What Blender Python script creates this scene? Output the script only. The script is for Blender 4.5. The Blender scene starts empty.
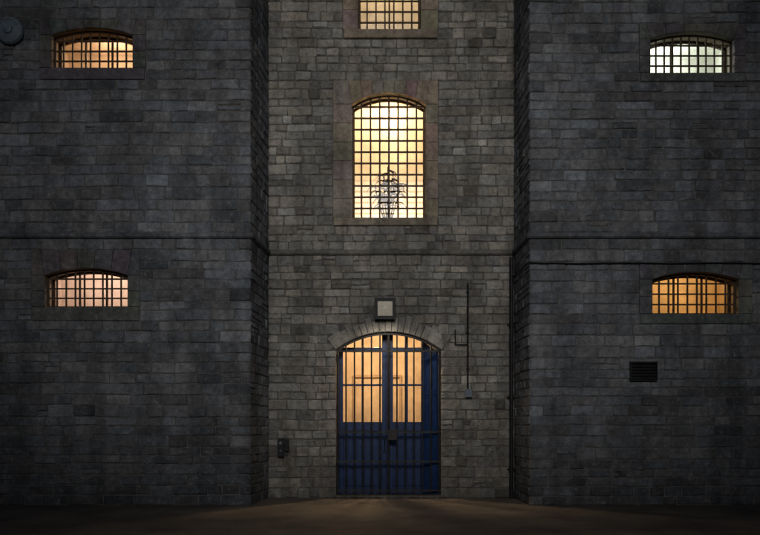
import bpy, math, random
from mathutils import Vector, noise
random.seed(7)
S=bpy.context.scene
CAMY=-16.8; EYE=1.6; FPX=756.0
FY=-1.5
def R(px,py): return ((px-380)/45.0, EYE+(426-py)/45.0)
def F(px,py): return ((px-380)/49.4, EYE+(426-py)/49.4)

# ---------------- materials
def newmat(name):
    m=bpy.data.materials.new(name); m.use_nodes=True
    nt=m.node_tree; return m,nt,nt.nodes['Principled BSDF']
def N(nt,t,**k):
    n=nt.nodes.new(t)
    for a,b in k.items():
        if a.startswith('i_'):
            n.inputs[a[2:].replace('_',' ')].default_value=b
        else: setattr(n,a,b)
    return n
def simple(name,col,rough=.6,metal=0,bump=.0,bscale=40,var=.25,vscale=6,spec=.3):
    m,nt,b=newmat(name); L=nt.links.new
    tc=N(nt,'ShaderNodeTexCoord')
    n=N(nt,'ShaderNodeTexNoise',i_Scale=vscale,i_Detail=4,i_Roughness=.65)
    L(tc.outputs['Object'],n.inputs['Vector'])
    r=N(nt,'ShaderNodeMapRange'); r.inputs['From Min'].default_value=.3; r.inputs['From Max'].default_value=.7
    r.inputs['To Min'].default_value=1-var; r.inputs['To Max'].default_value=1+var
    L(n.outputs['Fac'],r.inputs['Value'])
    mx=N(nt,'ShaderNodeVectorMath',operation='SCALE'); mx.inputs[0].default_value=col[:3]
    L(r.outputs['Result'],mx.inputs['Scale']); L(mx.outputs[0],b.inputs['Base Color'])
    b.inputs['Roughness'].default_value=rough; b.inputs['Metallic'].default_value=metal
    b.inputs['Specular IOR Level'].default_value=spec
    if bump:
        n2=N(nt,'ShaderNodeTexNoise',i_Scale=bscale,i_Detail=3)
        L(tc.outputs['Object'],n2.inputs['Vector'])
        bp=N(nt,'ShaderNodeBump',i_Strength=bump,i_Distance=.02)
        L(n2.outputs['Fac'],bp.inputs['Height']); L(bp.outputs[0],b.inputs['Normal'])
    return m
def stone_mat(name,bumpd=.03):
    m,nt,b=newmat(name); L=nt.links.new
    geo=N(nt,'ShaderNodeNewGeometry'); at=N(nt,'ShaderNodeAttribute',attribute_name='Col')
    n1=N(nt,'ShaderNodeTexNoise',i_Scale=1.1,i_Detail=4,i_Roughness=.6)   # broad weather stains
    n2=N(nt,'ShaderNodeTexNoise',i_Scale=9,i_Detail=5,i_Roughness=.7)     # mottling
    n3=N(nt,'ShaderNodeTexNoise',i_Scale=55,i_Detail=2,i_Roughness=.7)    # grain
    for n in (n1,n2,n3): L(geo.outputs['Position'],n.inputs['Vector'])
    def mr(src,a,bb,c,d):
        r=N(nt,'ShaderNodeMapRange')
        for k,v in zip(('From Min','From Max','To Min','To Max'),(a,bb,c,d)): r.inputs[k].default_value=v
        L(src,r.inputs['Value']); return r.outputs['Result']
    def mul(a,c):
        x=N(nt,'ShaderNodeMath',operation='MULTIPLY'); L(a,x.inputs[0]); L(c,x.inputs[1]); return x.outputs[0]
    f=mul(mul(mr(n1.outputs['Fac'],.35,.65,.68,1.22),mr(n2.outputs['Fac'],.3,.7,.64,1.34)),mr(n3.outputs['Fac'],.3,.7,.78,1.22))
    mp=N(nt,'ShaderNodeMapping'); mp.inputs['Scale'].default_value=(2.6,2.6,.22)
    L(geo.outputs['Position'],mp.inputs['Vector'])
    n4=N(nt,'ShaderNodeTexNoise',i_Scale=1.0,i_Detail=3); L(mp.outputs[0],n4.inputs['Vector'])
    f=mul(f,mr(n4.outputs['Fac'],.35,.6,.72,1.1))
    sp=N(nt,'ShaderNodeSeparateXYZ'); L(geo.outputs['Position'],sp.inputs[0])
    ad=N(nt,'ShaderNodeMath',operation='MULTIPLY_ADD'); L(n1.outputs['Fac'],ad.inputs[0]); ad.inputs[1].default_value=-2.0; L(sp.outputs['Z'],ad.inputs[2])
    f=mul(f,mr(ad.outputs[0],-1.0,1.2,.5,1.0))  # damp darkening near the base, also painting in the falloff of light
    sc=N(nt,'ShaderNodeVectorMath',operation='SCALE'); L(at.outputs['Color'],sc.inputs[0]); L(f,sc.inputs['Scale'])
    mx=N(nt,'ShaderNodeMix',data_type='RGBA'); L(mr(n2.outputs['Fac'],.59,.70,0,.5),mx.inputs['Factor'])
    L(sc.outputs[0],mx.inputs['A']); mx.inputs['B'].default_value=(.42,.42,.40,1)
    L(mx.outputs['Result'],b.inputs['Base Color'])
    b.inputs['Roughness'].default_value=.9; b.inputs['Specular IOR Level'].default_value=.15
    ah=N(nt,'ShaderNodeMath',operation='MULTIPLY_ADD'); L(n3.outputs['Fac'],ah.inputs[0]); ah.inputs[1].default_value=.3; L(n2.outputs['Fac'],ah.inputs[2])
    b1=N(nt,'ShaderNodeBump',i_Strength=1,i_Distance=bumpd*1.2); L(ah.outputs[0],b1.inputs['Height'])
    L(b1.outputs[0],b.inputs['Normal'])
    return m
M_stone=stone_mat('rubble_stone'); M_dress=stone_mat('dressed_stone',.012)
M_mortar=simple('lime_mortar',(.19,.188,.18),.95,bump=.6,bscale=50,var=.4)
M_reveal=simple('painted_reveal',(.30,.27,.22),.9,bump=.3,var=.25)
M_iron=simple('wrought_iron',(.05,.05,.052),.5,metal=.3,var=.4)
M_bar=simple('window_bar_paint',(.10,.07,.045),.6,var=.4,vscale=20)
M_blue=simple('blue_door_paint',(.018,.05,.16),.35,bump=.12,bscale=25,var=.35,vscale=7,spec=.5)
M_dark=simple('dark_metal',(.03,.032,.036),.5,metal=.4,var=.3)
M_grey=simple('grey_enamel',(.2,.25,.31),.45,var=.25,vscale=9)
M_roof=simple('roof_felt',(.06,.06,.065),.9,var=.3)
M_wood=simple('dark_wood',(.07,.04,.022),.6,var=.3)
M_twig=simple('dry_twig',(.016,.010,.006),.9,var=.3)
M_terra=simple('terracotta',(.06,.03,.02),.8,var=.2)
M_white=simple('opal_plastic',(.5,.48,.42),.4,var=.3,vscale=12)
bw=M_white.node_tree.nodes['Principled BSDF']; bw.inputs['Emission Color'].default_value=(1,.88,.7,1); bw.inputs['Emission Strength'].default_value=.12
m,nt,b=newmat('window_glass'); M_glass=m
nt.nodes.remove(b)
tr=N(nt,'ShaderNodeBsdfTransparent'); gl=N(nt,'ShaderNodeBsdfGlossy',i_Roughness=.08)
tr.inputs['Color'].default_value=(.93,.94,.93,1)
mx=N(nt,'ShaderNodeMixShader'); mx.inputs[0].default_value=.05
nt.links.new(tr.outputs[0],mx.inputs[1]); nt.links.new(gl.outputs[0],mx.inputs[2])
nt.links.new(mx.outputs[0],nt.nodes['Material Output'].inputs['Surface'])

# ---------------- mesh helpers
class MB:
    def __init__(s): s.v=[];s.f=[];s.c=[]
    def add(s,vs,fs,col=(.3,.3,.3)):
        o=len(s.v); s.v+=vs; s.f+=[tuple(i+o for i in f) for f in fs]; s.c+=[col]*len(fs)
    def box(s,x0,x1,y0,y1,z0,z1,col=(.3,.3,.3)):
        s.add([(x0,y0,z0),(x1,y0,z0),(x1,y1,z0),(x0,y1,z0),(x0,y0,z1),(x1,y0,z1),(x1,y1,z1),(x0,y1,z1)],
              [(0,3,2,1),(4,5,6,7),(0,1,5,4),(1,2,6,5),(2,3,7,6),(3,0,4,7)],col)
    def tube(s,p0,p1,r,n=8,r1=None):
        p0=Vector(p0);p1=Vector(p1); d=(p1-p0).normalized(); r1=r if r1 is None else r1
        a=d.orthogonal().normalized(); bb=d.cross(a)
        vs=[];fs=[]
        for p,rr in ((p0,r),(p1,r1)):
            for i in range(n):
                t=2*math.pi*i/n; vs.append(tuple(p+a*math.cos(t)*rr+bb*math.sin(t)*rr))
        for i in range(n): fs.append((i,(i+1)%n,(i+1)%n+n,i+n))
        fs.append(tuple(range(n-1,-1,-1))); fs.append(tuple(range(n,2*n)))
        s.add(vs,fs)
    def poly(s,pts,y0,y1,col=(.3,.3,.3),gap=.006,bev=.012):
        cx=sum(p[0] for p in pts)/len(pts); cz=sum(p[1] for p in pts)/len(pts)
        def inset(p,d):
            dx,dz=p[0]-cx,p[1]-cz; return (p[0]-math.copysign(min(d,abs(dx)),dx), p[1]-math.copysign(min(d,abs(dz)),dz))
        A=[inset(p,gap) for p in pts]; B=[inset(p,gap+bev) for p in pts]; n=len(pts)
        vs=[(p[0],y1,p[1]) for p in A]+[(p[0],y0+bev,p[1]) for p in A]+[(p[0],y0,p[1]) for p in B]
        fs=[]
        for i in range(n):
            j=(i+1)%n; fs+= [(i,j,j+n,i+n),(i+n,j+n,j+2*n,i+2*n)]
        fs.append(tuple(range(2*n,3*n))); s.add(vs,fs,col)
    def obj(s,name,mat,parent=None,smooth=False,bevel=0,fix=True):
        me=bpy.data.meshes.new(name); me.from_pydata(s.v,[],s.f); 
        ca=me.attributes.new('Col','FLOAT_COLOR','FACE')
        ca.data.foreach_set('color',[x for c in s.c for x in (*c,1.0)])
        me.materials.append(mat)
        if smooth: me.polygons.foreach_set('use_smooth',[True]*len(me.polygons))
        if fix:
            import bmesh
            bm=bmesh.new(); bm.from_mesh(me); bmesh.ops.recalc_face_normals(bm,faces=bm.faces); bm.to_mesh(me); bm.free()
        o=bpy.data.objects.new(name,me); S.collection.objects.link(o)
        if bevel:
            md=o.modifiers.new('b','BEVEL'); md.width=bevel; md.segments=2; md.limit_method='ANGLE'
        if parent: o.parent=parent
        return o
def empty(name,parent=None):
    e=bpy.data.objects.new(name,None); S.collection.objects.link(e)
    if parent: e.parent=parent
    return e
def arcz(x,cx,a,zs,r):
    Rr=(a*a+r*r)/(2*r); zc=zs+r-Rr
    return zc+math.sqrt(max(Rr*Rr-(x-cx)**2,0))

prison=empty('prison_building')

def op(x0,x1,zs,zp,rise,y,sx0,sx1,sz0,sz1,depth): return dict(x0=x0,x1=x1,zs=zs,zp=zp,r=rise,y=y,sx0=sx0,sx1=sx1,sz0=sz0,sz1=sz1,d=depth)
def mk(conv,px0,px1,pyt,pyb,spx0,spx1,spyt,spyb,rise,y,depth):
    x0,zt=conv(px0,pyt); x1,zb=conv(px1,pyb); a,st=conv(spx0,spyt); b_,sb=conv(spx1,spyb)
    return op(x0,x1,zb,zt-rise,rise,y,a,b_,sb,st,depth)
W_c =mk(R,352,426,93,218, 333,438,81,226,.26,0,.38)
W_t =mk(R,358,421,-78,30, 343,438,-90,39,.24,0,.38)
W_lu=mk(F,52,133,28,68, 40,146,20,80,.15,FY,.42)
W_ll=mk(F,45,128,268,307, 32,140,250,321,.15,FY,.42)
W_ru=mk(F,650,734,32,73, 639,745,24,82,.15,FY,.42)
W_rl=mk(F,652,738,272,314, 639,752,262,324,.15,FY,.42)
DX0,DX1=R(336,0)[0],R(441,0)[0]; DZS=R(0,350)[1]; DR=R(0,332)[1]-DZS
D=op(DX0,DX1,0.0,DZS,DR,0,DX0-.6,DX1+.6,0.0,DZS+.95,.5)
TOP=14.0; SZ=F(0,236)[1]

# ---------------- backing walls + reveals
back=MB(); rev=MB()
def wall_back(x0,x1,z0,z1,y,cuts):
    xs=sorted({x0,x1,*[c['sx0'] for c in cuts],*[c['sx1'] for c in cuts]}); zs=sorted({z0,z1,*[c['sz0'] for c in cuts],*[c['sz1'] for c in cuts]})
    for i in range(len(xs)-1):
        for j in range(len(zs)-1):
            mx_=(xs[i]+xs[i+1])/2; mz=(zs[j]+zs[j+1])/2
            if any(c['sx0']<mx_<c['sx1'] and c['sz0']<mz<c['sz1'] for c in cuts): continue
            back.add([(xs[i],y,zs[j]),(xs[i+1],y,zs[j]),(xs[i+1],y,zs[j+1]),(xs[i],y,zs[j+1])],[(0,1,2,3)])
def arch_panel(o,mb,mr,n=16):
    y=o['y']; y2=y+o['d']; cx=(o['x0']+o['x1'])/2; a=(o['x1']-o['x0'])/2
    def strip(m,yy):
        q=lambda xa,xb,za,zb,zc,zd:m.add([(xa,yy,za),(xb,yy,zb),(xb,yy,zc),(xa,yy,zd)],[(0,1,2,3)])
        q(o['sx0'],o['x0'],o['sz0'],o['sz0'],o['sz1'],o['sz1']); q(o['x1'],o['sx1'],o['sz0'],o['sz0'],o['sz1'],o['sz1'])
        if o['zs']>o['sz0']+.001: q(o['x0'],o['x1'],o['sz0'],o['sz0'],o['zs'],o['zs'])
        for i in range(n):
            xa=o['x0']+2*a*i/n; xb=o['x0']+2*a*(i+1)/n
            q(xa,xb,arcz(xa,cx,a,o['zp'],o['r']),arcz(xb,cx,a,o['zp'],o['r']),o['sz1'],o['sz1'])
    strip(mb,y); strip(mr,y2)
    for i in range(n):
        xa=o['x0']+2*a*i/n; xb=o['x0']+2*a*(i+1)/n
        za=arcz(xa,cx,a,o['zp'],o['r']); zb=arcz(xb,cx,a,o['zp'],o['r'])
        mr.add([(xa,y,za),(xb,y,zb),(xb,y2,zb),(xa,y2,za)],[(0,1,2,3)])
    for x in (o['x0'],o['x1']): mr.add([(x,y,o['zs']),(x,y2,o['zs']),(x,y2,o['zp']),(x,y,o['zp'])],[(0,1,2,3)])
    mr.add([(o['x0'],y,o['zs']),(o['x1'],y,o['zs']),(o['x1'],y2,o['zs']),(o['x0'],y2,o['zs'])],[(0,1,2,3)])
LXF,LXR=-2.63,-2.49; RXF,RXR=3.04,2.99
XL,XR=-10.5,10.5
wall_back(XL,LXF,-.3,TOP,FY,[W_lu,W_ll]); wall_back(RXF,XR,-.3,TOP,FY,[W_ru,W_rl])
wall_back(LXR,RXR,-.3,TOP,0,[W_c,W_t,D])
for o in (W_c,W_t,W_lu,W_ll,W_ru,W_rl,D): arch_panel(o,back,rev)
for a_,b_ in ((LXF,LXR),(RXF,RXR)):
    back.add([(a_,FY,-.3),(b_,0,-.3),(b_,0,TOP),(a_,FY,TOP)],[(0,1,2,3)])
back.obj('wall_core',M_mortar,prison,fix=False); rev.obj('window_reveals',M_reveal,prison,fix=False)
shell=MB(); 
shell.add([(XL,FY,-.3),(XL,8,-.3),(XL,8,TOP),(XL,FY,TOP)],[(0,1,2,3)]); shell.add([(XR,FY,-.3),(XR,8,-.3),(XR,8,TOP),(XR,FY,TOP)],[(0,1,2,3)])
shell.add([(XL,8,-.3),(XR,8,-.3),(XR,8,TOP),(XL,8,TOP)],[(0,1,2,3)])
shell.obj('rear_walls',M_mortar,prison,fix=False)
rf=MB(); rf.add([(XL,FY,TOP),(LXF,FY,TOP),(LXR,0,TOP),(RXR,0,TOP),(RXF,FY,TOP),(XR,FY,TOP),(XR,8,TOP),(XL,8,TOP)],[tuple(range(8))]); rf.obj('roof',M_roof,prison,fix=False)

# ---------------- stones
def rows_for(forced,hmin,hmax,rng):
    zs=sorted(set([0.0,TOP]+forced)); out=[]
    for a_,b_ in zip(zs,zs[1:]):
        if b_-a_<.05: out.append((a_,b_)); continue
        n=max(1,round((b_-a_)/rng.uniform((hmin+hmax)/2*.95,(hmin+hmax)/2*1.05)))
        ws=[rng.uniform(hmin,hmax) for _ in range(n)]; t=sum(ws); z=a_
        for w in ws:
            h=w*(b_-a_)/t; out.append((z,z+h)); z+=h
    return out
def stone(mb,P,u0,u1,v0,v1,col,rng,rough):
    g=rng.uniform(.005,.012); u0+=g;u1-=g;v0+=g;v1-=g
    if u1-u0<.03 or v1-v0<.03: return
    w=u1-u0;h=v1-v0; d=rng.uniform(.010,.010+rough); c=min(.018,h*.16,w*.16)
    j=lambda k:rng.uniform(-k,k)
    cor=[(u0+j(.009),v0+j(.008)),(u1+j(.009),v0+j(.008)),(u1+j(.009),v1+j(.008)),(u0+j(.009),v1+j(.008))]
    def bil(s,t):
        return ((cor[0][0]*(1-s)+cor[1][0]*s)*(1-t)+(cor[3][0]*(1-s)+cor[2][0]*s)*t,(cor[0][1]*(1-s)+cor[1][1]*s)*(1-t)+(cor[3][1]*(1-s)+cor[2][1]*s)*t)
    ss=[0,c/w,.36+j(.1),.66+j(.1),1-c/w,1]; ts=[0,c/h,.5+j(.12),1-c/h,1]
    tilt=j(.007); tiltv=j(.009)
    vs=[];fs=[];ns=len(ss)
    for b_,t in enumerate(ts):
        for a_,s in enumerate(ss):
            p=bil(s,t); edge=(a_ in(0,ns-1))or(b_ in(0,4))
            k=2 if (a_ in(0,ns-1))and(b_ in(0,4)) else 1
            dd=d*(.4 if edge else 1)+(j(.003) if edge else j(.007)+tilt*(s-.5)*2+tiltv*(t-.5)*2)
            if edge and k==1: p=(p[0]+(j(.006) if b_ in(0,4) else j(.005)),p[1]+j(.006))
            if k==2: p=(p[0]+(c*.5 if a_==0 else -c*.5),p[1]+(c*.5 if b_==0 else -c*.5))
            vs.append(P(p[0],p[1],max(dd,.004)))
    for b_ in range(4):
        for a_ in range(ns-1):
            i=b_*ns+a_; fs.append((i,i+1,i+1+ns,i+ns))
    ring=[a_ for a_ in range(ns)]+[b_*ns+ns-1 for b_ in range(1,5)]+[4*ns+a_ for a_ in range(ns-2,-1,-1)]+[b_*ns for b_ in range(3,0,-1)]
    o=len(vs)
    for i in ring:
        b_,a_=divmod(i,ns); p=bil(ss[a_],ts[b_]); vs.append(P(p[0],p[1],-.004))
    n=len(ring)
    for k in range(n): fs.append((ring[k],o+k,o+(k+1)%n,ring[(k+1)%n]))
    mb.add(vs,fs,col)
def fill(mb,P,u0,u1,rows,cutf,colf,rng,wmin,wmax,rough,split=.14):
    for (z0,z1) in rows:
        if z1-z0<.035: continue
        cuts=sorted(cutf(z0,z1)); segs=[];a_=u0
        for c0,c1 in cuts:
            if c0>a_: segs.append((a_,c0))
            a_=max(a_,c1)
        if a_<u1: segs.append((a_,u1))
        for s0,s1 in segs:
            u=s0
            while u<s1-.001:
                w=rng.uniform(wmin,wmax)*(1 if rng.random()<.7 else rng.uniform(.5,1.6))*(.7+.3*(z1-z0)/.2)
                if s1-(u+w)<wmin*.7: w=s1-u
                h=z1-z0
                if h>.2 and rng.random()<split:
                    m_=z0+h*rng.uniform(.4,.6)
                    stone(mb,P,u,u+w,z0,m_,colf(u+w/2,z0,rng),rng,rough)
                    if w>.3 and rng.random()<.6:
                        k=rng.uniform(.35,.65)
                        stone(mb,P,u,u+w*k,m_,z1,colf(u,z1,rng),rng,rough); stone(mb,P,u+w*k,u+w,m_,z1,colf(u+w,z1,rng),rng,rough)
                    else: stone(mb,P,u,u+w,m_,z1,colf(u+w/2,z1,rng),rng,rough)
                else: stone(mb,P,u,u+w,z0,z1,colf(u+w/2,z0,rng),rng,rough)
                u+=w
def wob(x,z): return .020*noise.noise(Vector((x*.55,z*.35,3.1)))+.010*noise.noise(Vector((x*2.1,z*.8,9)))
def colr(base,var):
    def f(u,v,rng):
        k=rng.gauss(1,var); 
        r=rng.random()
        if r<.045: k*=1.35
        elif r<.08: k*=.7
        t=rng.uniform(-.05,.05)
        k=min(max(k,.5),1.6)
        return (base[0]*k*(1+t),base[1]*k,base[2]*k*(1-t))
    return f
def rectcut(ops):
    def f(z0,z1):
        m_=(z0+z1)/2
        return [(o['sx0'],o['sx1']) for o in ops if o['sz0']<m_<o['sz1']]
    return f
SIDE=(.25,.265,.29); MID=(.43,.415,.385)  # the bay's brighter, warmer light is put into the MID stone colour
rngL=random.Random(3); rngR=random.Random(4); rngC=random.Random(5)
SH=.11
rowsL=rows_for([W_lu['sz0'],W_lu['sz1'],W_ll['sz0'],W_ll['sz1'],SZ-SH/2,SZ+SH/2],.17,.25,rngL)
rowsR=rows_for([W_ru['sz0'],W_ru['sz1'],W_rl['sz0'],W_rl['sz1'],SZ-SH/2,SZ+SH/2],.17,.25,rngR)
rowsC=rows_for([W_c['sz0'],W_c['sz1'],W_t['sz0'],W_t['sz1'],SZ-SH/2,SZ+SH/2],.15,.25,rngC)
def isString(z0,z1): return abs((z0+z1)/2-SZ)<.03
stL=MB(); stR=MB(); stC=MB()
notS=lambda rows:[r for r in rows if not isString(*r)]
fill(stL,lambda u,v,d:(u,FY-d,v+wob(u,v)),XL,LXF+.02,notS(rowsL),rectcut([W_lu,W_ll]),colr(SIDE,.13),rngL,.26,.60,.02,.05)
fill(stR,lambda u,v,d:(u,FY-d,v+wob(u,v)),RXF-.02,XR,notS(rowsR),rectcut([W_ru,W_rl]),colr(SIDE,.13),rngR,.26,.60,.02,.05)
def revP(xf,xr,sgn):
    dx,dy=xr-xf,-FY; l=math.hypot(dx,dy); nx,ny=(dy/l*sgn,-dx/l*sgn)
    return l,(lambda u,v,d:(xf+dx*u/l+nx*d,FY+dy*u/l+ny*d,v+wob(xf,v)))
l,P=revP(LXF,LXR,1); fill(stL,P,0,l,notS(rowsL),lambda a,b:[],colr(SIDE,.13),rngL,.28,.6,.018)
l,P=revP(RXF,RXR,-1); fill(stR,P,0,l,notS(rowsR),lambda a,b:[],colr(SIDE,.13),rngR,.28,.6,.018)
dcx=(DX0+DX1)/2; da=(DX1-DX0)/2; DRR=(da*da+DR*DR)/(2*DR); dzc=DZS+DR-DRR; TH=.34; th0=math.asin(da/DRR)
def cutC(z0,z1):
    m_=(z0+z1)/2; c=rectcut([W_c,W_t])(z0,z1)
    zk=DZS+TH*math.cos(th0)
    if m_<DZS: hw=da
    elif m_<zk: hw=da+TH*math.sin(th0)*(m_-DZS)/(zk-DZS)
    elif m_<dzc+DRR+TH: hw=math.sqrt(max((DRR+TH)**2-(m_-dzc)**2,0))
    else: hw=0
    if hw>0: c.append((dcx-hw,dcx+hw))
    return c
cm=colr(MID,.15)
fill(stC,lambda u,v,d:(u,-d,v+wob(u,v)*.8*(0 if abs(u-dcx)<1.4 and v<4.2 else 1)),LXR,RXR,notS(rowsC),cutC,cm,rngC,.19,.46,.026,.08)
rg=random.Random(11); nv=19
for i in range(nv):
    a0=-th0+2*th0*i/nv; a1=-th0+2*th0*(i+1)/nv; T=TH+rg.uniform(-.08,.06)
    pt=lambda a,rr:(dcx+math.sin(a)*rr,dzc+math.cos(a)*rr)
    k=rg.uniform(.8,1.2); stC.poly([pt(a0,DRR),pt(a1,DRR),pt(a1,DRR+T),pt(a0,DRR+T)],-.040-rg.uniform(0,.012),.05,tuple(x*k for x in MID))
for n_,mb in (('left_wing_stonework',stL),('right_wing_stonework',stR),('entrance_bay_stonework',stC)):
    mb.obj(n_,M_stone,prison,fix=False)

# ---------------- surrounds
def surround(o,col,nj,nvz,proud,name,sp):
    mb=MB(); y=o['y']; cx=(o['x0']+o['x1'])/2; a=(o['x1']-o['x0'])/2; rg=random.Random(len(name)*7+int(o['x0']*10))
    cc=lambda:tuple(x*rg.uniform(.9,1.12) for x in col)
    e=.004
    zb=o['zs']; H=o['zp']-zb
    for (xa,xb) in ((o['sx0'],o['x0']+e),(o['x1']-e,o['sx1'])):
        z=zb
        for k in range(nj):
            h=H/nj; mb.poly([(xa,z),(xb,z),(xb,z+h),(xa,z+h)],y-proud-rg.uniform(0,.006),y+.06,cc(),.003,.008); z+=h
    xs=[o['sx0']]+[o['x0']+2*a*i/nvz for i in range(nvz+1)]+[o['sx1']]
    for i in range(len(xs)-1):
        xa,xb=xs[i],xs[i+1]; lean=.10
        lx=lambda x:x+(x-cx)*lean if o['sx0']<x+(x-cx)*lean<o['sx1'] else x
        if i==0: p=[(xa,o['zp']),(xb+e,o['zp']),(lx(xb),o['sz1']),(xa,o['sz1'])]
        elif i==len(xs)-2: p=[(xa-e,o['zp']),(xb,o['zp']),(xb,o['sz1']),(lx(xa),o['sz1'])]
        else:
            xm=(xa+xb)/2
            p=[(xa,arcz(xa,cx,a,o['zp'],o['r'])-e),(xm,arcz(xm,cx,a,o['zp'],o['r'])-e),(xb,arcz(xb,cx,a,o['zp'],o['r'])-e),(lx(xb),o['sz1']),(lx(xa),o['sz1'])]
        mb.poly(p,y-proud-rg.uniform(0,.006),y+.06,cc(),.003,.008)
    if o['zs']-o['sz0']>.01:
        mb.poly([(o['sx0']+.02,o['sz0']),(o['sx1']-.02,o['sz0']),(o['sx1']-.02,o['zs']-.004),(o['sx0']+.02,o['zs']-.004)],y-proud-sp,y+.1,cc(),.002,.012)
    mb.obj(name,M_dress,prison)
WARM=(.46,.39,.325); DK=(.19,.19,.195)
surround(W_c,WARM,6,7,.036,'central_window_surround',.035); surround(W_t,WARM,5,7,.036,'top_window_surround',.035)
for o in (W_lu,W_ll,W_ru,W_rl): surround(o,DK,2,5,.028,'cell_window_surround',.01)

# ---------------- windows
def grid(o,y,nx,nz,tv,thz,dy,name,mat,frame=.04):
    mb=MB(); cx=(o['x0']+o['x1'])/2; a=(o['x1']-o['x0'])/2
    top=lambda x:arcz(x,cx,a,o['zp'],o['r'])
    for i in range(1,nx):
        x=o['x0']+2*a*i/nx; mb.box(x-tv/2,x+tv/2,y,y+dy,o['zs'],top(x)+.004)
    zt=o['zp']+o['r']
    for j in range(1,nz):
        z=o['zs']+(zt-o['zs'])*j/nz
        hw=a
        if z>o['zp']:
            Rr=(a*a+o['r']**2)/(2*o['r']); zc=zt-Rr; hw=math.sqrt(max(Rr*Rr-(z-zc)**2,0))
        if hw>.1: mb.box(cx-hw,cx+hw,y+.003,y+dy-.003,z-thz/2,z+thz/2)
    if frame:
        mb.box(o['x0'],o['x0']+frame,y-.004,y+dy+.004,o['zs'],o['zp']); mb.box(o['x1']-frame,o['x1'],y-.004,y+dy+.004,o['zs'],o['zp'])
        mb.box(o['x0']+frame,o['x1']-frame,y-.005,y+dy+.005,o['zs'],o['zs']+frame)
        n=14
        for i in range(n):
            xa=o['x0']+2*a*i/n; xb=o['x0']+2*a*(i+1)/n; f=frame
            v=[(xa,top(xa)-f),(xb,top(xb)-f),(xb,top(xb)),(xa,top(xa))]
            mb.add([(p[0],yy,p[1]) for yy in (y-.004,y+dy+.004) for p in v],[(0,1,2,3),(7,6,5,4),(0,4,5,1),(2,6,7,3)])
    return mb.obj(name,mat,prison)
def room(o,depth,hi,lo,wx,energy,lcol,lp,name,matcol,rad=.05):
    y0=o['y']+o['d']; y1=y0+depth; x0=o['sx0']-wx; x1=o['sx1']+wx; z0=o['sz0']-lo; z1=o['sz1']+hi
    mb=MB(); mb.box(x0,x1,y0,y1,z0,z1)
    mb.f.pop(2); mb.c.pop(2)
    for (a_,b_,c_,d_) in ((x0,o['sx0'],z0,z1),(o['sx1'],x1,z0,z1),(o['sx0'],o['sx1'],z0,o['sz0']),(o['sx0'],o['sx1'],o['sz1'],z1)):
        if b_-a_>1e-4 and d_-c_>1e-4: mb.add([(a_,y0,c_),(b_,y0,c_),(b_,y0,d_),(a_,y0,d_)],[(0,1,2,3)])
    mat=simple(name+'_paint',matcol,.9,var=.25,vscale=1.8)
    mb.obj(name,mat,prison,fix=False)
    for q in lp:
        ld=bpy.data.lights.new(name+'_lamp','POINT'); ld.energy=energy; ld.color=lcol; ld.shadow_soft_size=rad
        lo_=bpy.data.objects.new(name+'_lamp',ld); S.collection.objects.link(lo_); lo_.location=q; lo_.parent=prison
def glass(o,y,name):
    mb=MB(); cx=(o['x0']+o['x1'])/2; a=(o['x1']-o['x0'])/2; n=14
    pts=[(o['x0'],o['zs']),(o['x1'],o['zs'])]+[(o['x1']-2*a*i/n,arcz(o['x1']-2*a*i/n,cx,a,o['zp'],o['r'])) for i in range(n+1)]
    mb.add([(p[0],y,p[1]) for p in pts],[tuple(range(len(pts)))]); mb.obj(name,M_glass,prison,fix=False)
def window(o,nx,nz,name,col,energy,lcol,lamps,cas,tk=.026,depth=1.6):
    y=o['y']
    grid(o,y+.13,nx,nz,tk,tk,.03,name+'_bars',M_bar,.035)
    grid(o,y+o['d']-.06,cas[0],cas[1],.035,.035,.04,name+'_casement',M_bar,.05)
    glass(o,y+o['d']-.03,name+'_glass')
    room(o,depth,.25,.7,.25,energy,lcol,lamps,name+'_room',col)
def lm(o,fx,dy,dz): return ((o['x0']+(o['x1']-o['x0'])*fx),o['y']+o['d']+dy,o['sz1']+dz)
window(W_c,8,11,'central_window',(.7,.63,.52),100,(1,.74,.47),[lm(W_c,.5,.8,.05),lm(W_c,.5,.9,-3.1)],(2,1),.038,depth=1.5)
window(W_t,7,10,'top_window',(.65,.6,.5),70,(1,.76,.5),[lm(W_t,.5,.6,.05)],(2,2),.034)
window(W_lu,9,4,'cell_window_a',(.6,.5,.4),38,(1,.68,.42),[lm(W_lu,.5,.9,-.2)],(3,1),.03)
window(W_ll,9,4,'cell_window_b',(.65,.56,.52),44,(1,.76,.58),[lm(W_ll,.4,.7,.05)],(3,1),.03)
window(W_ru,10,4,'cell_window_c',(.64,.65,.6),48,(.97,1,.9),[lm(W_ru,.5,.9,-.2)],(3,1),.03)
window(W_rl,9,4,'cell_window_d',(.6,.47,.29),32,(1,.66,.33),[lm(W_rl,.65,.7,.05)],(3,1),.03)

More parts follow.
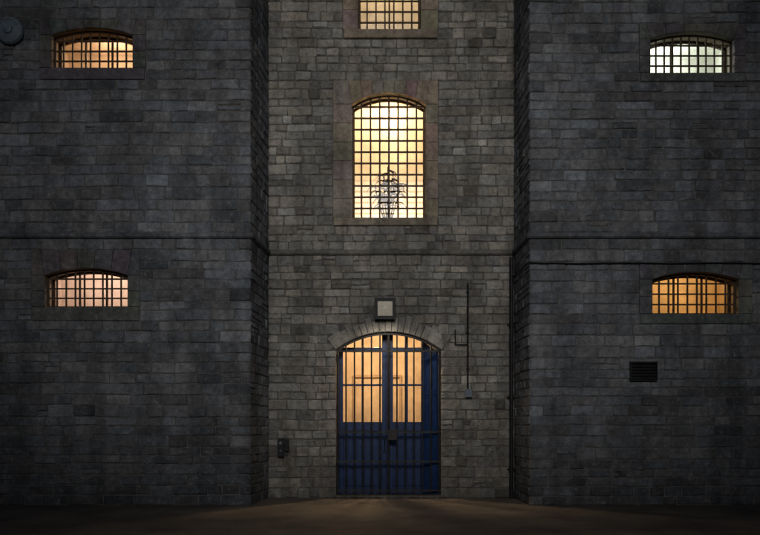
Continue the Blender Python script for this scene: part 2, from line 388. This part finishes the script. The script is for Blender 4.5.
# ---------------- door lobby
lob=dict(D); room(lob,3.0,.25,0,.3,390,(1,.68,.38),[(dcx-.2,1.25,3.92)],'entrance_lobby',(.42,.34,.25),.12)
mb=MB()
for (a_,b_) in ((-.72,-.66),(.52,.58)): mb.box(a_,b_,3.42,3.49,0.02,2.9)
mb.box(-.72,.58,3.425,3.49,2.902,2.97); mb.obj('lobby_doorway_frame',simple('lobby_trim',(.3,.22,.15),.6),prison)
DY=.40
door=empty('blue_entrance_door',prison)
def Dx(px): return (px-380)/(FPX/(DY-CAMY))
def Dz(py): return EYE+(426-py)/(FPX/(DY-CAMY))
mb=MB(); gp=MB()
tp=lambda x:arcz(x,dcx,da,DZS,DR)
def vpost(x0,x1,z0,y0=DY,y1=DY+.07,zt=None):
    n=3
    for i in range(n):
        a_=x0+(x1-x0)*i/n; b_=x0+(x1-x0)*(i+1)/n
        za=zt if zt else tp(a_)+.01; zb=zt if zt else tp(b_)+.01
        mb.add([(a_,y0,z0),(b_,y0,z0),(b_,y0,zb),(a_,y0,za),(a_,y1,z0),(b_,y1,z0),(b_,y1,zb),(a_,y1,za)],[(0,1,2,3),(7,6,5,4),(0,4,5,1),(1,5,6,2),(2,6,7,3),(3,7,4,0)])
vpost(DX0,Dx(343),.02); vpost(Dx(382),Dx(393),.02,DY-.02,DY+.09); vpost(Dx(421),Dx(427),.02)
vpost(Dx(361.5),Dx(363.5),Dz(424),DY+.01,DY+.05); vpost(Dx(406),Dx(408),Dz(424),DY+.01,DY+.05)
for (a_,b_) in ((Dx(343),Dx(382)),(Dx(393),Dx(421))):
    mb.box(a_,b_,DY+.003,DY+.065,Dz(431),Dz(422)); mb.box(a_,b_,DY+.003,DY+.065,.03,.22)
    mb.box(a_,b_,DY+.006,DY+.06,Dz(352),Dz(347.5)); mb.box(a_,b_,DY+.012,DY+.05,Dz(386),Dz(384))
    mb.box(a_,b_,DY+.035,DY+.055,.22,Dz(431))
    nb=4
    for k in range(nb):
        w=(b_-a_)/nb; mb.box(a_+w*k+.012,a_+w*(k+1)-.012,DY+.015,DY+.035,.235,Dz(431)-.015)
    gp.add([(a_,DY+.03,Dz(422)),(b_,DY+.03,Dz(422)),(b_,DY+.03,tp(b_)),(a_,DY+.03,tp(a_))],[(0,1,2,3)])
hx,hy=DX1-.02,.16; ex,ey=Dx(424),DY-.02
L_=math.hypot(ex-hx,ey-hy); ux,uy=(ex-hx)/L_,(ey-hy)/L_; nx_,ny_=-uy,ux
def leafbox(s0,s1,t0,t1,z0,z1a,z1b):
    q=lambda s,t,z:(hx+ux*s+nx_*t,hy+uy*s+ny_*t,z)
    mb.add([q(s0,t0,z0),q(s1,t0,z0),q(s1,t1,z0),q(s0,t1,z0),q(s0,t0,z1a),q(s1,t0,z1b),q(s1,t1,z1b),q(s0,t1,z1a)],[(0,3,2,1),(4,5,6,7),(0,1,5,4),(1,2,6,5),(2,3,7,6),(3,0,4,7)])
leafbox(0,L_,-.02,.02,.03,DZS-.03,DZS+.2)
for t in (-1,1):
    for (z0,z1) in ((.03,.2),(1.35,1.5),(2.3,2.42),(DZS-.2,DZS-.05)): leafbox(.005,L_-.005,t*.021,t*.035,z0,z1,z1)
mb.obj('door_frame_and_leaves',M_blue,door,bevel=.004); gp.obj('door_glass',M_glass,door,fix=False)
mb=MB(); mb.tube((Dx(384.5),DY-.05,1.05),(Dx(384.5),DY-.05,1.3),.012); mb.box(Dx(383),Dx(386),DY-.06,DY-.02,1.0,1.04); mb.box(Dx(383),Dx(386),DY-.06,DY-.02,1.3,1.34); mb.obj('door_handle',M_dark,door)

# iron gate
gate=empty('iron_gate'); mb=MB(); GY=.07
nb=12
for i in range(nb+1):
    x=DX0+.03+(DX1-DX0-.06)*i/nb; r=.017 if i not in(0,6,nb) else .026
    mb.tube((x,GY,.07),(x,GY,tp(x)-.01),r)
for z in (.16,Dz(432),Dz(461),DZS-.02): mb.box(DX0+.01,DX1-.01,GY-.022,GY+.022,z-.02,z+.02)
n=24
for i in range(n):
    xa=DX0+.01+(DX1-DX0-.02)*i/n; xb=DX0+.01+(DX1-DX0-.02)*(i+1)/n
    v=[(xa,tp(xa)-.055),(xb,tp(xb)-.055),(xb,tp(xb)-.004),(xa,tp(xa)-.004)]
    mb.add([(p[0],yy,p[1]) for yy in (GY-.03,GY+.03) for p in v],[(0,1,2,3),(7,6,5,4),(0,4,5,1),(2,6,7,3)])
mb.obj('gate_bars',M_iron,gate)
mb=MB(); mb.box(dcx-.02,dcx+.2,GY-.045,GY+.045,1.28,1.52); mb.obj('gate_lock_box',M_iron,gate,bevel=.008)
mb=MB(); mb.box(DX0-.1,DX1+.1,-.28,.9,-.05,.065,(.2,.19,.18)); mb.obj('door_step',M_dress,prison,bevel=.02)

# ---------------- string course
mb=MB(); pr=.075
rg=random.Random(2)
def scours(p0,p1,n,col):
    p0=Vector(p0);p1=Vector(p1); d=(p1-p0); l=d.length; d/=l; nn=Vector((d.y,-d.x,0))
    x=0
    while x<l-.001:
        w=min(rg.uniform(.6,1.1),l-x)
        if l-x-w<.2:w=l-x
        a_=p0+d*(x+.002); b_=p0+d*(x+w-.002); k=rg.uniform(.85,1.15); h=SH/2
        prof=[(-.01,-h),(pr*.5,-h),(pr,-h+.03),(pr,h-.02),(pr*.8,h),(-.01,h+.01)]
        vs=[tuple(q+nn*t+Vector((0,0,SZ+z))) for q in (a_,b_) for t,z in prof]
        m_=len(prof); fs=[(i,(i+1)%m_,(i+1)%m_+m_,i+m_) for i in range(m_)]+[tuple(range(m_)),tuple(range(2*m_-1,m_-1,-1))]
        mb.add(vs,fs,tuple(c*k for c in col)); x+=w
SC=tuple(c*.75 for c in SIDE)
scours((XL,FY,0),(LXF+pr,FY,0),1,SC); scours((LXF,FY+.001,0),(LXR,0,0),1,SC); scours((LXR+pr*.9,0,0),(RXR-pr*.9,0,0),1,tuple(c*.6 for c in MID))
scours((RXR,0,0),(RXF,FY+.001,0),1,SC); scours((RXF-pr,FY,0),(XR,FY,0),1,SC)
mb.obj('string_course',M_dress,prison)
mb=MB(); mb.box(XL-.1,LXF+.1,FY-.12,FY+.4,TOP+.002,TOP+.2); mb.box(RXF-.1,XR+.1,FY-.12,FY+.4,TOP+.002,TOP+.2); mb.box(LXF+.1,RXF-.1,-.12,.4,TOP+.002,TOP+.2)
mb.obj('parapet_coping',M_dress,prison)

# ---------------- wall fittings
lamp=empty('wall_lamp'); x0,z1=R(375,300); x1,z0=R(395,320)
mb=MB(); mb.box(x0,x1,-.20,-.03,z0,z1)
mb.obj('housing',M_dark,lamp,bevel=.015)
mb=MB(); c=.06; cx=(x0+x1)/2; cz=(z0+z1)/2
a_=[(x0+c,z0+c),(x1-c,z0+c),(x1-c,z1-c),(x0+c,z1-c)]; i_=[(cx-.05,cz-.02),(cx+.05,cz-.02),(cx+.03,cz+.06),(cx-.03,cz+.06)]
mb.add([(p[0],-.202,p[1]) for p in a_]+[(p[0],-.27,p[1]) for p in i_],[(0,1,5,4),(1,2,6,5),(2,3,7,6),(3,0,4,7),(4,5,6,7)]); mb.obj('diffuser',M_white,lamp)
mb=MB(); r_=.06; mb.box(x0-.01,x1+.01,-.235,-.2,z1-r_,z1+.012); mb.box(x0-.01,x1+.01,-.235,-.2,z0-.012,z0+r_); mb.box(x0-.01,x0+r_,-.234,-.2,z0+r_,z1-r_); mb.box(x1-r_,x1+.01,-.234,-.2,z0+r_,z1-r_); mb.obj('rim',M_dark,lamp)
ld=bpy.data.lights.new('bulb','SPOT'); ld.energy=42; ld.color=(1,.86,.68); ld.spot_size=math.radians(165); ld.spot_blend=1; ld.shadow_soft_size=.1
lo_=bpy.data.objects.new('bulb',ld); S.collection.objects.link(lo_); lo_.location=(cx,-.62,z0-.02); lo_.parent=lamp
lo_.rotation_euler=Vector((0,.10,-1)).to_track_quat('-Z','Y').to_euler()
bell=empty('alarm_bell'); bx,bz=F(12,33); mb=MB()
prof=[(.27,0.0),(.275,.05),(.25,.09),(.2,.11),(.19,.10),(.1,.12),(.085,.15),(.04,.165)]
n=36; vs=[];fs=[]
for r,d in prof:
    for i in range(n):
        t=2*math.pi*i/n; vs.append((bx+r*math.cos(t),FY-.05-d,bz+r*math.sin(t)))
for k in range(len(prof)-1):
    for i in range(n): fs.append((k*n+i,k*n+(i+1)%n,(k+1)*n+(i+1)%n,(k+1)*n+i))
fs.append(tuple((len(prof)-1)*n+i for i in range(n))); fs.append(tuple(range(n)))
mb.add(vs,fs); mb.obj('gong',M_grey,bell,smooth=False)
mb=MB(); mb.box(bx-.07,bx+.07,FY-.06,FY,bz-.07,bz+.07); mb.tube((bx-.3,FY-.06,bz+.02),(bx-2,FY-.06,bz+.05),.012); mb.obj('mount',M_dark,bell)
x0,z1=F(629,362); x1,z0=F(656,381); v=empty('air_vent'); mb=MB()
mb.box(x0,x1,FY-.05,FY,z0,z1); mb.obj('back_plate',M_dark,v); mb=MB()
for k in range(6):
    z=z0+.04+(z1-z0-.08)*k/5; mb.add([(x0+.02,FY-.052,z+.02),(x1-.02,FY-.052,z+.02),(x1-.02,FY-.08,z-.015),(x0+.02,FY-.08,z-.015)],[(0,1,2,3)])
mb.box(x0,x0+.02,FY-.09,FY-.05,z0,z1); mb.box(x1-.02,x1,FY-.09,FY-.05,z0,z1); mb.box(x0+.02,x1-.02,FY-.09,FY-.05,z1-.02,z1); mb.box(x0+.02,x1-.02,FY-.09,FY-.05,z0,z0+.02); mb.obj('louvres',M_dark,v)
cd=empty('electrical_conduit'); X,Z1=R(467.5,284); _,Z0=R(467,392); mb=MB()
mb.tube((X,-.07,Z0),(X,-.07,Z1),.02); mb.tube((X,-.07,R(0,345)[1]),(X-.28,-.07,R(0,345)[1]),.012); mb.tube((X-.28,-.07,R(0,345)[1]),(X-.28,-.07,R(0,330)[1]),.012)
for z in (Z0+.5,Z0+1.3,Z1-.2): mb.box(X-.035,X+.035,-.075,-.03,z,z+.03)
mb.obj('pipe',M_dark,cd); mb=MB(); mb.box(X-.06,X+.09,-.13,-.03,Z0-.12,Z0+.06); mb.obj('junction_box',M_grey,cd,bevel=.008)
dp=empty('drainpipe'); mb=MB(); mb.tube((RXR-.09,-.11,.02),(RXR-.09,-.11,SZ-.12),.042,12)
for z in (.6,2.2,3.8): mb.tube((RXR-.09,-.11,z),(RXR-.09,-.11,z+.08),.055,12); mb.box(RXR-.17,RXR-.01,-.07,0,z+.02,z+.06)
mb.obj('pipe',M_dark,dp,smooth=False)
cb=MB(); z=F(0,263)[1]
pts=[(RXR-.04,-.06,z+.01),(RXF-.05,FY-.05,z)]+[(RXF+.0+ (XR-RXF)*k/8,FY-.055,z-.012*(k%2)-.01) for k in range(9)]
for a_,b_ in zip(pts,pts[1:]): cb.tube(a_,b_,.016,8)
cb.obj('wall_cable',M_dark)
ic=empty('door_intercom'); x,z=R(283,447); mb=MB(); mb.box(x-.11,x+.03,-.11,-.02,z-.22,z+.2); mb.box(x+.045,x+.14,-.09,-.02,z-.1,z+.17); mb.obj('housing',M_dark,ic,bevel=.01)
mb=MB(); mb.tube((x-.04,-.112,z+.09),(x-.04,-.125,z+.09),.035,14); mb.tube((x-.04,-.112,z-.08),(x-.04,-.13,z-.08),.02,14); mb.obj('buttons',M_grey,ic)

# dried plant inside the central window
pl=empty('dried_plant'); rg=random.Random(33); cx,cz=R(388,214); cz=W_c['zs']; py=.60
mb=MB(); mb.tube((cx,py,cz-.5),(cx,py,cz+.02),.10,16,.15); mb.tube((cx,py,cz+.02),(cx,py,cz+.06),.165,16); mb.obj('pot',M_terra,pl)
mb=MB(); mb.box(W_c['sx0'],W_c['sx1'],.40,.85,cz-.56,cz-.502); mb.obj('plant_shelf',M_wood,pl)
mb=MB()
# upright stems, each carrying a drooping whorl of long narrow dry leaves
for k in range(7):
    t=(k/6-.5)*2; tip=Vector((cx+t*.30,py+rg.uniform(-.06,.1),cz+1.25-.35*abs(t)+rg.uniform(-.12,.12)))
    base=Vector((cx+t*.05,py,cz+.02)); mid=(base+tip)/2+Vector((t*.02,0,0))
    mb.tube(base,mid,.020,6,.016); mb.tube(mid,tip,.016,6,.009)
    for s in range(15):
        f=rg.uniform(.45,1.0); p=base.lerp(tip,f); a_=rg.uniform(0,6.28); ln=rg.uniform(.22,.42)
        d=Vector((math.cos(a_),math.sin(a_)*.3,rg.uniform(.1,.9))).normalized(); prev=p; n=5; wd=.018
        for q_ in range(n):
            d=(d+Vector((0,0,-.45))).normalized(); nx2=prev+d*ln/n; nx2.y=min(max(nx2.y,.45),.9)
            side=Vector((-d.z,0,d.x)); side=side.normalized() if side.length>.01 else Vector((1,0,0))
            w0=wd*(1-q_/n); w1=wd*(1-(q_+1)/n)+.002
            mb.add([tuple(prev-side*w0),tuple(prev+side*w0),tuple(nx2+side*w1),tuple(nx2-side*w1)],[(0,1,2,3)]); prev=nx2
mb.obj('branches',M_twig,pl,fix=False)

# ---------------- ground
def ground_mat(name,c0,c1,vs,bd):
    m,nt,b=newmat(name); L=nt.links.new; geo=N(nt,'ShaderNodeNewGeometry')
    n1=N(nt,'ShaderNodeTexNoise',i_Scale=.9,i_Detail=6,i_Roughness=.65); n2=N(nt,'ShaderNodeTexNoise',i_Scale=60,i_Detail=2); n3=N(nt,'ShaderNodeTexVoronoi',i_Scale=vs)
    for n in (n1,n2,n3): L(geo.outputs['Position'],n.inputs['Vector'])
    cr=N(nt,'ShaderNodeValToRGB'); cr.color_ramp.elements[0].position=.35; cr.color_ramp.elements[0].color=(*c0,1); cr.color_ramp.elements[1].position=.68; cr.color_ramp.elements[1].color=(*c1,1)
    L(n1.outputs['Fac'],cr.inputs[0])
    mm=N(nt,'ShaderNodeMapRange'); mm.inputs['From Min'].default_value=.3; mm.inputs['From Max'].default_value=.7; mm.inputs['To Min'].default_value=.55; mm.inputs['To Max'].default_value=1.5; L(n2.outputs['Fac'],mm.inputs['Value'])
    sc=N(nt,'ShaderNodeVectorMath',operation='SCALE'); L(cr.outputs[0],sc.inputs[0]); L(mm.outputs[0],sc.inputs['Scale']); L(sc.outputs[0],b.inputs['Base Color'])
    bp=N(nt,'ShaderNodeBump',i_Strength=.8,i_Distance=bd); L(n3.outputs['Distance'],bp.inputs['Height']); L(bp.outputs[0],b.inputs['Normal'])
    b.inputs['Roughness'].default_value=.8; return m
mb=MB(); mb.add([(-300,-300,0),(300,-300,0),(300,300,0),(-300,300,0)],[(0,1,2,3)]); mb.obj('ground',ground_mat('worn_asphalt',(.07,.06,.052),(.17,.145,.12),38,.015))
pw=MB(); 
for x in (-9.6,9.6):
    s=1 if x>0 else -1
    pw.box(min(x,x+s*.6),max(x,x+s*.6),-29.9,FY-.05,0,9.5,(.2,.2,.21)); pw.box(min(x-.06*s,x+s*.66),max(x-.06*s,x+s*.66),-29.9,FY-.04,9.502,9.65,(.2,.2,.2))
pw.obj('edge_shade_wall',M_stone)  # unseen side walls, added to block sky and darken the facade edges
ow=empty('sun_mask_wing')  # unseen blocks, low wall and bridge added to mask the sun into a pool
pw=MB(); pw.box(-30,-4.8,-38,-30,0,24,(.2,.2,.21)); pw.box(5.1,30,-38,-30,0,24,(.2,.2,.21)); pw.box(-4.8,5.1,-36,-30.5,0,9.6,(.2,.2,.21)); pw.box(-4.8,5.1,-34,-31,18.2,24,(.2,.2,.21))
pw.obj('walls',M_stone,ow)
pw=MB()
for x in (-20,-16,-12,-8.5,9,12.5,16.5,20.5):
    for z in (3,7,11,15,19): pw.box(x-.6,x+.6,-29.97,-29.9,z-.5,z+.5)
pw.obj('windows',M_dark,ow)
pw=MB(); pw.box(-30.1,30.1,-38.1,-29.9,24.002,24.3,(.2,.2,.2)); pw.box(-4.79,5.09,-36.1,-30.4,9.602,9.8,(.2,.2,.2)); pw.obj('coping',M_dress,ow)

# ---------------- light
w=bpy.data.worlds.new('World'); S.world=w; w.use_nodes=True; nt=w.node_tree
sky=nt.nodes.new('ShaderNodeTexSky'); sky.sky_type='NISHITA'; sky.sun_disc=False; sky.sun_elevation=math.radians(15); sky.sun_rotation=math.radians(180)
nt.links.new(sky.outputs[0],nt.nodes['Background'].inputs[0]); nt.nodes['Background'].inputs[1].default_value=.018
sd=bpy.data.lights.new('sun','SUN'); sd.energy=1.45; sd.angle=math.radians(25); sd.color=(1,.965,.92)
so=bpy.data.objects.new('sun',sd); S.collection.objects.link(so)
dirv=Vector((0,math.cos(math.radians(15)),-math.sin(math.radians(15)))); so.rotation_euler=dirv.to_track_quat('-Z','Y').to_euler()

cam=bpy.data.cameras.new('camera'); co=bpy.data.objects.new('camera',cam); S.collection.objects.link(co)
co.location=(0,CAMY,EYE); co.rotation_euler=(math.radians(90),0,0); cam.sensor_width=36; cam.lens=36*FPX/760
cam.shift_y=(426-267.5)/760; cam.clip_end=1000; S.camera=co
S.view_settings.view_transform='Standard'
try: S.view_settings.look='None'
except: pass
